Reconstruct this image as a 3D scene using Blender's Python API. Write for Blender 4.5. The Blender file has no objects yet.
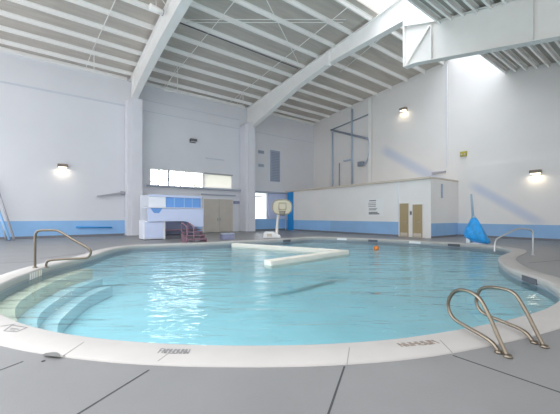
import bpy, bmesh, math, random
from mathutils import Vector, Matrix, noise
random.seed(7)
sc = bpy.context.scene
COL = sc.collection
# ------------------------------------------------------------------ survey
# World axes follow the hall: X runs along the left wall towards the gable,
# Y runs from the viewer to the left wall, Z is up (metres).
F, CX, HY, CH = 309.0, 280.0, 215.8, 1.4
SA, CA = math.sin(math.radians(53.35)), math.cos(math.radians(53.35))
def ray(px):
    k = (px - CX) / F
    return SA * k + CA, -CA * k + SA            # dX, dY per metre of depth
def FL(px, py, z=0.0):                           # survey point on a level plane
    d = F * (CH - z) / (py - HY); a, b = ray(px)
    return Vector((a * d, b * d, z))
def ONX(px, py, X):
    a, b = ray(px); d = X / a
    return Vector((X, b * d, CH + (HY - py) * d / F))
def ONY(px, py, Y):
    a, b = ray(px); d = Y / b
    return Vector((a * d, Y, CH + (HY - py) * d / F))
def ATD(px, py, d):
    a, b = ray(px)
    return Vector((a * d, b * d, CH + (HY - py) * d / F))
YW, XG, X1, X2 = 24.5, 22.72, 4.75, 14.46        # left wall, gable, frames
XB, YN = -7.0, -10.0                             # open ends of the built part
HE, SL = 11.36, 0.08                             # eave height, left roof slope
YR, HR, SR = 7.12, 10.5, 0.21                    # right roof upper edge and slope
XR = -1.0                                        # right roof begins
YS = 10.4                                        # left roof ends, skylight begins
def roofL(y): return HE + SL * (YW - y)
def roofR(y): return HR - SR * (YR - y)
def ONROOF(px, py, drop=0.0):
    a, b = ray(px); g = (HY - py) / F
    d = (HE + SL * YW - CH - drop) / (g + SL * b)
    return Vector((a * d, b * d, CH + g * d))
# ------------------------------------------------------------------ materials
def new_mat(name):
    m = bpy.data.materials.new(name); m.use_nodes = True
    nt = m.node_tree; return m, nt, nt.nodes['Principled BSDF']
def mat(name, col, rough=0.6, metal=0.0, var=0.0, vscale=3.0, bump=0.0, bscale=40.0, stretch=(1,1,1), emit=None, spec=0.5):
    m, nt, b = new_mat(name)
    b.inputs['Base Color'].default_value = (*col, 1)
    b.inputs['Roughness'].default_value = rough
    b.inputs['Metallic'].default_value = metal
    b.inputs['Specular IOR Level'].default_value = spec
    if var or bump:
        tc = nt.nodes.new('ShaderNodeTexCoord'); mp = nt.nodes.new('ShaderNodeMapping')
        mp.inputs['Scale'].default_value = stretch
        nt.links.new(tc.outputs['Object'], mp.inputs['Vector'])
    if var:
        n = nt.nodes.new('ShaderNodeTexNoise'); n.inputs['Scale'].default_value = vscale; n.inputs['Detail'].default_value = 5
        nt.links.new(mp.outputs[0], n.inputs['Vector'])
        r = nt.nodes.new('ShaderNodeMapRange'); r.inputs['From Min'].default_value = .3; r.inputs['From Max'].default_value = .7
        r.inputs['To Min'].default_value = 1 - var; r.inputs['To Max'].default_value = 1 + var
        nt.links.new(n.outputs['Fac'], r.inputs['Value'])
        h = nt.nodes.new('ShaderNodeHueSaturation'); h.inputs['Color'].default_value = (*col, 1)
        nt.links.new(r.outputs[0], h.inputs['Value']); nt.links.new(h.outputs[0], b.inputs['Base Color'])
    if bump:
        n2 = nt.nodes.new('ShaderNodeTexNoise'); n2.inputs['Scale'].default_value = bscale
        nt.links.new(mp.outputs[0], n2.inputs['Vector'])
        bp = nt.nodes.new('ShaderNodeBump'); bp.inputs['Strength'].default_value = bump; bp.inputs['Distance'].default_value = .01
        nt.links.new(n2.outputs['Fac'], bp.inputs['Height']); nt.links.new(bp.outputs[0], b.inputs['Normal'])
    if emit:
        b.inputs['Emission Color'].default_value = (*emit[0], 1); b.inputs['Emission Strength'].default_value = emit[1]
    return m
M = {}
M['wall_left']  = mat('pale_blue_white_paint', (.745, .755, .795), .75, var=.02, vscale=.5, bump=.15, bscale=25)
M['wall_gable'] = mat('warm_white_paint', (.82, .80, .785), .75, var=.02, vscale=.5, bump=.15, bscale=25)
M['wall_block'] = mat('soft_white_paint', (.82, .80, .78), .75, var=.02, vscale=.6)
M['blue_band']  = mat('blue_band_paint', (.30, .54, .86), .6, var=.05, vscale=.8)
M['blue_pale']  = mat('pale_blue_band_paint', (.29, .49, .76), .6, var=.05, vscale=.8)
M['blue_strong']= mat('strong_blue_paint', (.02, .30, .72), .5)
M['base_dark']  = mat('dark_skirting', (.20, .20, .23), .6)
M['steel']      = mat('white_painted_steel', (.90, .89, .87), .5, var=.02, vscale=1.5)
M['steel_col']  = mat('lavender_white_steel', (.76, .76, .81), .55, var=.02, vscale=1)
M['girder']     = mat('grey_white_steel', (.80, .79, .76), .5, var=.03, vscale=1.0)
M['purlin']     = mat('white_purlin_steel', (.93, .92, .89), .5)
M['deck_roof']  = mat('taupe_roof_lining', (.55, .505, .455), .8, var=.10, vscale=1.2, stretch=(.5, 3, 1))
M['deck_roofR'] = mat('grey_roof_lining', (.42, .405, .36), .8, var=.10, vscale=1.2, stretch=(.5, 3, 1))
M['floor']      = mat('grey_pool_deck', (.205, .202, .203), .40, var=.07, vscale=.9, bump=.15, bscale=60, spec=.5)
M['patch']      = mat('grey_repair_mortar', (.16, .16, .155), .8, var=.05)
M['joint']      = mat('dark_joint_filler', (.05, .05, .052), .8)
M['coping']     = mat('cream_coping', (.45, .425, .405), .6, var=.03, vscale=2.5, bump=.15, bscale=50)
M['coping_jt']  = mat('coping_joint_grey', (.28, .265, .25), .8)
M['boom']       = mat('cream_boom', (.80, .75, .67), .6, var=.03, vscale=2)
M['kiosk_blue'] = mat('kiosk_blue_panel', (.15, .34, .72), .5)
M['tile']       = mat('grey_waterline_tile', (.30, .32, .36), .4)
M['plaster']    = mat('aqua_pool_plaster', (.50, .75, .81), .7, var=.08, vscale=.6)
M['apron']     = mat('pale_shallows_plaster', (.58, .72, .76), .7, var=.05, vscale=.8)  # lighter look of shallow edge water put into the plaster colour
M['step_tan']   = mat('tan_pool_step', (.76, .65, .50), .7, var=.06, vscale=2)
M['chrome']     = mat('brushed_rail_steel', (.22, .185, .145), .36, 1.0)
M['chrome_pale']= mat('pale_rail_steel', (.52, .52, .52), .3, .9)
M['fixture']    = mat('bronze_fixture', (.24, .20, .16), .5)
M['darkbox']    = mat('dark_grey_box', (.10, .10, .12), .5)
M['greybox']    = mat('mid_grey_box', (.40, .40, .44), .5)
M['lens']       = mat('lit_lamp_lens', (1, .95, .8), .4, emit=((1, .90, .70), 2.5))
M['lens_off']   = mat('unlit_lamp_lens', (.55, .55, .55), .3)
M['door_tan']   = mat('tan_door', (.40, .31, .17), .55, var=.05, vscale=2, stretch=(4, 4, .4))
M['door_beige'] = mat('beige_double_door', (.58, .54, .48), .55, var=.03, vscale=2)
M['white']      = mat('plain_white', (.82, .82, .82), .5)
M['cream']      = mat('cream_plastic', (.62, .56, .43), .5)
M['creamdk']    = mat('cream_outline', (.38, .32, .22), .5)
M['lav']        = mat('lavender_laminate', (.60, .67, .88), .5)
M['lavwhite']   = mat('white_laminate', (.80, .82, .88), .5)
M['recess']     = mat('slate_back_panel', (.30, .34, .50), .6)
M['maroon']     = mat('maroon_plastic', (.24, .13, .17), .5)
M['violet']     = mat('violet_grey_box', (.24, .25, .38), .5)
M['cover']      = mat('blue_vinyl_cover', (.03, .34, .78), .45, var=.25, vscale=5)
M['mast']       = mat('pale_blue_mast', (.36, .46, .56), .5)
M['yellow']     = mat('yellow_green_casing', (.44, .38, .04), .5)
M['orange']     = mat('orange_rubber', (.80, .22, .03), .55)
M['black']      = mat('black_rubber', (.02, .02, .02), .6)
M['ink']        = mat('grey_ink', (.13, .13, .14), .7)
M['ink_soft']   = mat('soft_grey_ink', (.24, .235, .235), .7)
M['ink_brown']  = mat('brown_ink', (.24, .18, .14), .7)
M['pipe_blue']  = mat('blue_grey_pipe', (.48, .56, .68), .5)
M['pipe_mid']   = mat('mid_slate_pipe', (.28, .33, .40), .5)
M['pipe_dark']  = mat('dark_slate_pipe', (.26, .30, .36), .5)
M['louvre']     = mat('slate_blue_panel', (.36, .42, .54), .5)
M['ledge']      = mat('beige_ledge', (.60, .53, .44), .6)
M['ledge_l']    = mat('slate_ledge', (.42, .46, .55), .6)
M['seam']       = mat('blue_grey_seam', (.62, .65, .72), .7)
M['mullion']    = mat('dark_mullion', (.20, .20, .22), .5)
M['leaf']       = mat('sunlit_olive_leaves', (.30, .31, .14), .7, var=.2, vscale=2)
M['bark']       = mat('bark', (.25, .2, .15), .8)
M['lawn']       = mat('outside_lawn', (.22, .28, .12), .9, var=.2)
# clear glass and skylight sheet
def glassmat(name, tint, gloss):
    m, nt, b = new_mat(name); nt.nodes.remove(b)
    out = nt.nodes['Material Output']
    t = nt.nodes.new('ShaderNodeBsdfTransparent'); t.inputs[0].default_value = (*tint, 1)
    g = nt.nodes.new('ShaderNodeBsdfGlossy'); g.inputs['Roughness'].default_value = .05
    mx = nt.nodes.new('ShaderNodeMixShader'); mx.inputs[0].default_value = gloss
    nt.links.new(t.outputs[0], mx.inputs[1]); nt.links.new(g.outputs[0], mx.inputs[2]); nt.links.new(mx.outputs[0], out.inputs[0])
    return m
M['glass'] = glassmat('window_glass', (.94, .96, .96), .06)
M['skyl']  = glassmat('skylight_sheet', (.93, .94, .95), .04)
def shademat(name, col, share):
    m, nt, b = new_mat(name); nt.nodes.remove(b); out = nt.nodes['Material Output']
    d = nt.nodes.new('ShaderNodeBsdfDiffuse'); d.inputs[0].default_value = (*col, 1)
    t = nt.nodes.new('ShaderNodeBsdfTranslucent'); t.inputs[0].default_value = (*col, 1)
    mx = nt.nodes.new('ShaderNodeMixShader'); mx.inputs[0].default_value = share
    nt.links.new(d.outputs[0], mx.inputs[1]); nt.links.new(t.outputs[0], mx.inputs[2]); nt.links.new(mx.outputs[0], out.inputs[0])
    return m
M['shade'] = shademat('window_blind', (.88, .86, .82), .36)
M['backlit'] = shademat('backlit_sheet', (.95, .95, .97), .7)
def watermat():
    m, nt, b = new_mat('pool_water_surface'); nt.nodes.remove(b)
    out = nt.nodes['Material Output']
    tc = nt.nodes.new('ShaderNodeTexCoord')
    mp = nt.nodes.new('ShaderNodeMapping'); mp.inputs['Scale'].default_value = (1, 1, 1)
    mp.inputs['Rotation'].default_value = (0, 0, math.radians(36.65))
    nt.links.new(tc.outputs['Object'], mp.inputs['Vector'])
    mp2 = nt.nodes.new('ShaderNodeMapping'); mp2.inputs['Scale'].default_value = (.5, 1.7, 1)
    nt.links.new(mp.outputs[0], mp2.inputs['Vector'])
    n1 = nt.nodes.new('ShaderNodeTexNoise'); n1.inputs['Scale'].default_value = 1.1; n1.inputs['Detail'].default_value = 3; n1.inputs['Distortion'].default_value = .6
    nt.links.new(mp2.outputs[0], n1.inputs['Vector'])
    n2 = nt.nodes.new('ShaderNodeTexNoise'); n2.inputs['Scale'].default_value = 4; n2.inputs['Detail'].default_value = 2
    nt.links.new(mp2.outputs[0], n2.inputs['Vector'])
    ma = nt.nodes.new('ShaderNodeMath'); ma.operation = 'MULTIPLY_ADD'; ma.inputs[1].default_value = .22
    nt.links.new(n2.outputs['Fac'], ma.inputs[0]); nt.links.new(n1.outputs['Fac'], ma.inputs[2])
    bp = nt.nodes.new('ShaderNodeBump'); bp.inputs['Strength'].default_value = .85; bp.inputs['Distance'].default_value = .09
    nt.links.new(ma.outputs[0], bp.inputs['Height'])
    fr = nt.nodes.new('ShaderNodeFresnel'); fr.inputs['IOR'].default_value = 1.33
    nt.links.new(bp.outputs[0], fr.inputs['Normal'])
    g = nt.nodes.new('ShaderNodeBsdfGlossy'); g.inputs['Roughness'].default_value = .04
    nt.links.new(bp.outputs[0], g.inputs['Normal'])
    t = nt.nodes.new('ShaderNodeBsdfTransparent'); t.inputs[0].default_value = (.83, .975, .99, 1)
    mx = nt.nodes.new('ShaderNodeMixShader')
    nt.links.new(fr.outputs[0], mx.inputs[0]); nt.links.new(t.outputs[0], mx.inputs[1]); nt.links.new(g.outputs[0], mx.inputs[2])
    nt.links.new(mx.outputs[0], out.inputs[0])
    return m
M['water'] = watermat()
# soft-edged blue diagonal streak mixed into the colour of the gable and its lower lining
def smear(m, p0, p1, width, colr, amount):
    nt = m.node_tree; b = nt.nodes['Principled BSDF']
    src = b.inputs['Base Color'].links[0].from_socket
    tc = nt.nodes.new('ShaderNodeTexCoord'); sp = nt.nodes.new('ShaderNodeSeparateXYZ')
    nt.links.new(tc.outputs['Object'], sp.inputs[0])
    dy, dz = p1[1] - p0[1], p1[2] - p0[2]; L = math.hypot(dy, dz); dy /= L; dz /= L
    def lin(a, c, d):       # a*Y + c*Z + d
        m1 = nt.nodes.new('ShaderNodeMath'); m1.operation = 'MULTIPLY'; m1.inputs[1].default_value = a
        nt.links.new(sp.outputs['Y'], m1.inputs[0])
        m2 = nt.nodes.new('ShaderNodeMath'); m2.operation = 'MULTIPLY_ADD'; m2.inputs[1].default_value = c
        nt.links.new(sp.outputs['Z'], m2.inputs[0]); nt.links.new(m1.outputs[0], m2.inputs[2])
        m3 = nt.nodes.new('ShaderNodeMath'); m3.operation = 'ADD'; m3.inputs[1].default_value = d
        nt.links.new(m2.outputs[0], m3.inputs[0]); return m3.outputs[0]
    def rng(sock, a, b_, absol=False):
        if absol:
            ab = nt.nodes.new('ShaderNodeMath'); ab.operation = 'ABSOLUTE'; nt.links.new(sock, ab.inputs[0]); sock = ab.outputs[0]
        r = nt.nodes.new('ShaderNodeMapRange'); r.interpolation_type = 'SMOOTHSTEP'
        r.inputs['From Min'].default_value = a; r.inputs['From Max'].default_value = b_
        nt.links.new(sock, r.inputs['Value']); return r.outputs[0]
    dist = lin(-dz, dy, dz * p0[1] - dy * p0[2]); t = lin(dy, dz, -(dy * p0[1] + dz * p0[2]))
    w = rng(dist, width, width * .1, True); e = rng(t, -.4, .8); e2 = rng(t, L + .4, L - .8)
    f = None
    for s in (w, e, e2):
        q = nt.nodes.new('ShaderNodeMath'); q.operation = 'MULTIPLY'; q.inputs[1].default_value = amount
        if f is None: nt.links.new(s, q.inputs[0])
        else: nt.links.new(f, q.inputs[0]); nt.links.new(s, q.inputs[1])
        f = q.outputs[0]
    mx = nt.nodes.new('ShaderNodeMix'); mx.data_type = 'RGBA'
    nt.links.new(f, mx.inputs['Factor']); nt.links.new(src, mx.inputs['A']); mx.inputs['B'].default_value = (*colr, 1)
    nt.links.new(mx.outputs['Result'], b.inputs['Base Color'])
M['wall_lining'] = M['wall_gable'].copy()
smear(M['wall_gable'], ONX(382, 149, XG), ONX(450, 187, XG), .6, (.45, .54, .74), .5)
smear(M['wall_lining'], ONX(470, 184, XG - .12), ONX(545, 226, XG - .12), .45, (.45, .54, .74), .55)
# ------------------------------------------------------------------ mesh helpers
def bm_box(bm, lo, hi, mi=0):
    vs = [bm.verts.new((x, y, z)) for z in (lo[2], hi[2]) for y in (lo[1], hi[1]) for x in (lo[0], hi[0])]
    for q in ((0,2,3,1),(4,5,7,6),(0,1,5,4),(2,6,7,3),(0,4,6,2),(1,3,7,5)):
        bm.faces.new([vs[i] for i in q]).material_index = mi
def bm_prism(bm, pts, off, mi=0):
    """closed polygon of 3D points swept by vector off"""
    n = len(pts); off = Vector(off)
    a = [bm.verts.new(p) for p in pts]; b = [bm.verts.new(Vector(p) + off) for p in pts]
    bm.faces.new(a).material_index = mi; bm.faces.new(b[::-1]).material_index = mi
    for i in range(n):
        bm.faces.new((a[i], b[i], b[(i+1) % n], a[(i+1) % n])).material_index = mi
def bm_tube(bm, pts, r, n=10, cap=True, r1=None):
    pts = [Vector(p) for p in pts]; rings = []; up = None
    for i, p in enumerate(pts):
        t = (pts[min(i+1, len(pts)-1)] - pts[max(i-1, 0)]).normalized()
        if up is None:
            up = Vector((0,0,1)) if abs(t.z) < .9 else Vector((1,0,0))
        s = t.cross(up).normalized(); up = s.cross(t).normalized()
        rr = r if r1 is None else r + (r1 - r) * i / (len(pts) - 1)
        rings.append([bm.verts.new(p + rr * (math.cos(2*math.pi*k/n) * s + math.sin(2*math.pi*k/n) * up)) for k in range(n)])
    for a, b in zip(rings, rings[1:]):
        for k in range(n):
            f = bm.faces.new((a[k], a[(k+1) % n], b[(k+1) % n], b[k])); f.smooth = True
    if cap: bm.faces.new(rings[0][::-1]); bm.faces.new(rings[-1])
def bm_lathe(bm, prof, c, n=24):
    c = Vector(c); rings = []
    for r, z in prof:
        rings.append([bm.verts.new(c + Vector((r * math.cos(2*math.pi*k/n), r * math.sin(2*math.pi*k/n), z))) for k in range(n)])
    for a, b in zip(rings, rings[1:]):
        for k in range(n):
            bm.faces.new((a[k], a[(k+1) % n], b[(k+1) % n], b[k])).smooth = True
    bm.faces.new(rings[0][::-1]); bm.faces.new(rings[-1])
def catmull(pts, per=8, closed=False):
    pts = [Vector(p) for p in pts]; n = len(pts); out = []
    for i in range(n if closed else n - 1):
        g = (lambda j: pts[j % n]) if closed else (lambda j: pts[max(0, min(n-1, j))])
        p0, p1, p2, p3 = g(i-1), g(i), g(i+1), g(i+2)
        for k in range(per):
            t = k / per
            out.append(.5 * ((2*p1) + (p2-p0)*t + (2*p0-5*p1+4*p2-p3)*t*t + (3*p1-p0-3*p2+p3)*t**3))
    if not closed: out.append(pts[-1])
    return out
def obj(name, bm, mats, parent=None, bevel=0.0, flat=False):
    if not flat: bmesh.ops.recalc_face_normals(bm, faces=bm.faces)
    me = bpy.data.meshes.new(name); bm.to_mesh(me); bm.free()
    for m in (mats if isinstance(mats, (list, tuple)) else [mats]): me.materials.append(m)
    o = bpy.data.objects.new(name, me); COL.objects.link(o)
    if parent: o.parent = parent; o.matrix_parent_inverse = Matrix.Translation(parent.location).inverted()
    if bevel:
        b = o.modifiers.new('bevel', 'BEVEL'); b.width = bevel; b.segments = 2; b.limit_method = 'ANGLE'
    return o
def box(name, lo, hi, m, parent=None, bevel=0.0):
    lo2 = [min(a, b) for a, b in zip(lo, hi)]; hi2 = [max(a, b) for a, b in zip(lo, hi)]
    bm = bmesh.new(); bm_box(bm, lo2, hi2); return obj(name, bm, m, parent, bevel)
def tube(name, pts, r, m, parent=None, n=10):
    bm = bmesh.new(); bm_tube(bm, pts, r, n); return obj(name, bm, m, parent)
def tag(o, label, cat, group=None, kind=None):
    o['label'] = label; o['category'] = cat
    if group: o['group'] = group
    if kind: o['kind'] = kind
    return o
def thing(name, loc, label, cat, group=None):
    o = bpy.data.objects.new(name, None); COL.objects.link(o); o.location = loc; o.empty_display_size = .2
    return tag(o, label, cat, group)
def struct(o, label=None, cat=None):
    o['kind'] = 'structure'
    if label: o['label'] = label
    if cat: o['category'] = cat
    return o
def copy_thing(src, dx, label):
    c = src.copy(); COL.objects.link(c); c.location = src.location + Vector(dx); c['label'] = label
    for ch in list(src.children):
        d = ch.copy(); COL.objects.link(d); d.parent = c
    return c
# ------------------------------------------------------------------ pool outline
OUT_PX = [(0,347),(41.7,354.5),(90,361),(140,365.6),(210,367.5),(280,367.7),(346,365.6),(420,359.3),(460,352.5),(498,344.8),(530,337.5),(560,329),
          (590,318),(602,303),(586,288),(560,278),(532,271),(515.5,260.5),(517,257.2),(526,252.8),(522,249.3),(486,244.6),(453,242.6),(420,240.8),(367,238.4),
          (312,236.8),(285,238.6),(240,240.6),(202,242.4),(140,244.4),(110,247.6),(92,251.6),(80,256),(36,265),(0,276),(-35,289),(-55,308),(-38,331)]
outer = [FL(*p) for p in OUT_PX]
outer = [p for p in catmull(outer, 6, True)]
def resample(pts, step):
    n = len(pts); out = [pts[0].copy()]; acc = 0
    for i in range(n):
        a, b = pts[i], pts[(i+1) % n]; L = (b - a).length; t = step - acc
        while t <= L:
            out.append(a.lerp(b, t / L)); t += step
        acc = (acc + L) % step if L else acc
        acc = L - (t - step)
    return out
outer = resample(outer, .22)
if (outer[0] - outer[-1]).length < .1: outer.pop()
def smooth_closed(pts, it):
    for _ in range(it):
        n = len(pts); pts = [(pts[i-1] + 2*pts[i] + pts[(i+1) % n]) / 4 for i in range(n)]
    return pts
outer = smooth_closed(outer, 6)
area = sum(a.x*b.y - b.x*a.y for a, b in zip(outer, outer[1:] + outer[:1]))
if area < 0: outer.reverse()
def inset(pts, d):
    n = len(pts); res = []
    for i in range(n):
        t = (pts[(i+2) % n] - pts[i-2]).normalized(); res.append(pts[i] + Vector((-t.y, t.x, 0)) * d)
    return smooth_closed(res, 4)
inner = inset(outer, .46)
def at_z(pts, z): return [Vector((p.x, p.y, z)) for p in pts]
def ring(bm, A, B, mi=0, smooth=True):
    n = len(A); a = A; b = B
    for i in range(n):
        f = bm.faces.new((a[i], a[(i+1) % n], b[(i+1) % n], b[i])); f.material_index = mi; f.smooth = smooth
def V(bm, pts): return [bm.verts.new(p) for p in pts]
WZ, PZ = -.19, -1.25
# floor with the pool cut out
bm = bmesh.new()
rect = V(bm, [(XB, YN, 0), (XG + .3, YN, 0), (XG + .3, YW + .3, 0), (XB, YW + .3, 0)])
mid = V(bm, at_z(inset(outer, .05), 0))
ed = [bm.edges.new((rect[i], rect[(i+1) % 4])) for i in range(4)] + [bm.edges.new((mid[i], mid[(i+1) % len(mid)])) for i in range(len(mid))]
bmesh.ops.triangle_fill(bm, use_beauty=True, edges=ed, normal=(0, 0, 1))
for f in bm.faces:
    if f.normal.z < 0: f.normal_flip()
floor = obj('floor', bm, M['floor'], flat=True); struct(floor, 'grey painted concrete pool deck around the curved pool', 'floor')
# coping: rounded nosing
bm = bmesh.new()
prof = [(outer, -.02), (outer, .012), (inset(outer, .012), .02), (inset(outer, .43), .02), (inset(outer, .455), .008), (inset(outer, .462), -.02), (inset(outer, .462), -.13), (inset(outer, .44), -.14), (inset(outer, .44), -.2)]
rings = [V(bm, at_z(p, z)) for p, z in prof]
for a, b in zip(rings, rings[1:]): ring(bm, a, b)
coping = obj('pool_coping', bm, M['coping']); struct(coping, 'cream concrete coping ringing the curved pool', 'pool edge')
# basin: tile band, walls, floor
bm = bmesh.new()
ins = inset(outer, .45)
r0, r1, r2 = V(bm, at_z(ins, -.135)), V(bm, at_z(ins, -.34)), V(bm, at_z(ins, -.62))
r2b, r3 = V(bm, at_z(inset(outer, .9), -.80)), V(bm, at_z(inset(outer, 1.35), PZ))
ring(bm, r0, r1, 1); ring(bm, r1, r2, 2); ring(bm, r2, r2b, 2); ring(bm, r2b, r3, 0)
e3 = [e for e in bm.edges if e.verts[0] in set(r3) and e.verts[1] in set(r3)]
bmesh.ops.triangle_fill(bm, use_beauty=True, edges=e3, normal=(0, 0, 1))
basin = obj('pool_basin', bm, [M['plaster'], M['tile'], M['apron']]); struct(basin, 'pale aqua plaster pool basin under the water', 'pool')
# water sheet
bm = bmesh.new()
w = V(bm, at_z(inset(outer, .452), WZ))
bmesh.ops.triangle_fill(bm, use_beauty=True, edges=[bm.edges.new((w[i], w[(i+1) % len(w)])) for i in range(len(w))], normal=(0, 0, 1))
for f in bm.faces:
    if f.normal.z < 0: f.normal_flip()
water = obj('pool_water', bm, M['water'], flat=True); tag(water, 'rippled turquoise water filling the pool', 'water', kind='stuff')
# tan entry steps along the left end, under water
def near_index(p): return min(range(len(inner)), key=lambda i: (inner[i] - p).length)
iA, iB = near_index(FL(-50, 309)), near_index(FL(106, 258.5))
lo_i, hi_i = min(iA, iB), max(iA, iB)
seg = list(range(lo_i, hi_i + 1)) if hi_i - lo_i < len(inner) / 2 else list(range(hi_i, len(inner))) + list(range(0, lo_i + 1))
for k, (d, zt) in enumerate(((.36, -.34), (.68, -.66), (1.0, -.90))):
    far = inset(outer, .44 + d); near_ = inset(outer, .47)
    bm = bmesh.new()
    poly = [Vector((near_[i].x, near_[i].y, zt)) for i in seg] + [Vector((far[i].x, far[i].y, zt)) for i in reversed(seg)]
    n = len(seg)
    a = V(bm, poly); b = V(bm, [Vector((p.x, p.y, PZ + .01)) for p in poly])
    for i in range(n - 1):
        bm.faces.new((a[i], a[i+1], a[2*n-2-i], a[2*n-1-i]))
    for i in range(2*n):
        bm.faces.new((a[i], a[(i+1) % (2*n)], b[(i+1) % (2*n)], b[i]))
    o = obj('pool_step', bm, M['step_tan'] if k == 0 else M['apron'])
    struct(o, ('tan top', 'pale middle', 'pale lowest')[k] + ' underwater step along the left end of the pool', 'step')
# deck joints and coping joints
def strip(name, p, q, w, z, m, parent):
    p, q = Vector(p), Vector(q); t = (q - p).normalized(); s = Vector((-t.y, t.x, 0)) * w / 2
    bm = bmesh.new(); bm_prism(bm, [Vector((v.x, v.y, z - .004)) for v in (p - s, p + s, q + s, q - s)], (0, 0, .006))
    return obj(name, bm, m, parent)
for a, b in (((149, 370), (70, 419)), ((344.5, 366.5), (327, 418)), ((453, 355.5), (566, 394.5)), ((-10, 374), (23, 361.5)), ((-6, 263.5), (36, 261.5)), ((40, 258.5), (86, 253)), ((528, 263), (575, 259))):
    strip('expansion_joint', FL(*a), FL(*b), .016, 0, M['joint'], floor)
for a, b in (((158, 361), (171, 351.5)), ((347, 364), (349.5, 347.5)), ((63, 356), (84, 342)), ((452, 352.2), (440, 340))):
    strip('coping_joint', FL(*a, .02), FL(*b, .02), .010, .020, M['coping_jt'], coping)
# repaired patch and drain hole where the coping is broken, front left
bm = bmesh.new()
bm_prism(bm, [FL(x, y, .02) for x, y in ((42, 355.2), (46, 353.3), (53, 352.4), (57, 352.6), (59.5, 354), (60.5, 357.2), (50, 356.2))], (0, 0, .004))
obj('repair_patch', bm, M['patch'], coping)
bm = bmesh.new(); bm_lathe(bm, [(.016, 0), (.016, .003)], FL(43.3, 361.3) + Vector((0,0,.001)), 14); obj('drain_hole', bm, M['black'], floor)
# ------------------------------------------------------------------ walls
bh, bb = 1.08, .14
box('wall_left', (XB, YW, 0), (XG + .3, YW + .3, HE), M['wall_left'])
WL = bpy.data.objects['wall_left']
# cut the window opening out of the left wall: rebuild as pieces
bpy.data.objects.remove(WL)
wa, wb = ONY(150.3, 167, YW), ONY(203.5, 188, YW); wc, wd = ONY(232, 174.5, YW), ONY(232, 190, YW)
wx0, wx1, wz0, wz1 = wa.x, wb.x, 3.72, 5.0
bx0, bx1 = ONY(204.5, 180, YW).x, ONY(232, 180, YW).x
pa, pb = ONY(253, 190, YW).x, ONY(266.5, 190, YW).x
bm = bmesh.new()
for lo, hi in (((XB, YW, 0), (wx0, YW + .3, HE)), ((pb, YW, 0), (XG + .3, YW + .3, HE)), ((wx0, YW, 0), (wx1, YW + .3, wz0)), ((wx0, YW, wz1), (wx1, YW + .3, HE)),
               ((wx1, YW, 0), (bx0, YW + .3, HE)), ((bx0, YW, 0), (bx1, YW + .3, 3.8)), ((bx0, YW, 4.92), (bx1, YW + .3, HE)),
               ((bx1, YW, 0), (pa, YW + .3, HE)), ((pa, YW, 0), (pb, YW + .3, 1.14)), ((pa, YW, 3.56), (pb, YW + .3, HE))):
    bm_box(bm, lo, hi)
WL = obj('wall_left', bm, M['wall_left']); struct(WL, 'long pale blue-white wall on the left with blue dado', 'wall')
# window 1 (two panes)
fr = bmesh.new(); mw = .05
for lo, hi in (((wx0, YW + .1, wz0), (wx1, YW + .18, wz0 + .06)), ((wx0, YW + .1, wz1 - .06), (wx1, YW + .18, wz1)), ((wx0, YW + .1, wz0), (wx0 + .05, YW + .18, wz1)), ((wx1 - .05, YW + .1, wz0), (wx1, YW + .18, wz1))):
    bm_box(fr, lo, hi)
W1 = obj('window_1', fr, M['white']); struct(W1, 'wide two-pane window high in the left wall with pale foliage outside', 'window')
mx_ = ONY(169, 178, YW).x
box('mullion', (mx_ - .05, YW + .08, wz0), (mx_ + .05, YW + .19, wz1), M['mullion'], W1)
for a, b in ((wx0 + .05, mx_ - .05), (mx_ + .05, wx1 - .05)):
    box('window_pane', (a, YW + .13, wz0 + .06), (b, YW + .14, wz1 - .06), M['glass'], W1)
# covered window beside it
W2 = box('window_2', (bx0, YW + .06, 3.8), (bx1, YW + .08, 4.92), M['shade']); struct(W2, 'window covered by a pale blind right of the glazed window', 'window')
box('window_frame', (bx0 - .05, YW - .07, 4.93), (bx1 + .05, YW, 5.02), M['greybox'], W2)
o = box('trim_1', (wx0 - .3, YW - .28, 3.60), (XG - 3.7, YW, 3.72), M['ledge_l']); struct(o, 'slate grey ledge under the high windows of the left wall', 'ledge')
o = box('trim_2', (wx1 - .2, YW - .16, 3.15), (ONY(235, 190, YW).x, YW, 3.24), M['ledge_l']); struct(o, 'thin grey rail below the ledge above the double doors', 'trim')
# seams on the left wall
for k, (xa, xb, z) in enumerate(((XB, 4.3, 9.26), (5.2, 13.65, 9.2), (5.2, 13.65, 10.0), (14.7, XG, 9.2))):
    o = box('trim_%d' % (k + 3), (xa, YW - .02, z), (xb, YW, z + (.05 if k != 0 else .12)), M['seam']); struct(o, 'thin horizontal panel seam high on the left wall, ' + ('left bay', 'middle bay lower', 'middle bay upper', 'far bay')[k], 'trim')
dx0, dx1 = ONY(203.5, 230, YW).x, ONY(232, 230, YW).x
# dado band and skirting of the left wall, in lengths between columns and doors
for k, (xa, xb, m) in enumerate(((XB, 4.3, 'blue_band'), (5.2, dx0 - .15, 'blue_pale'), (14.7, 18.86, 'blue_band'))):
    o = box('baseboard_left' if k == 0 else 'baseboard_left_%d' % (k + 1), (xa, YW - .015, bb), (xb, YW, bh), M[m]); struct(o, 'blue painted dado on the left wall, ' + ('nearest length', 'length behind the kiosk', 'far length')[k], 'dado')
    box('skirting', (xa, YW - .025, 0), (xb, YW, bb), M['base_dark'], o)
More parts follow.
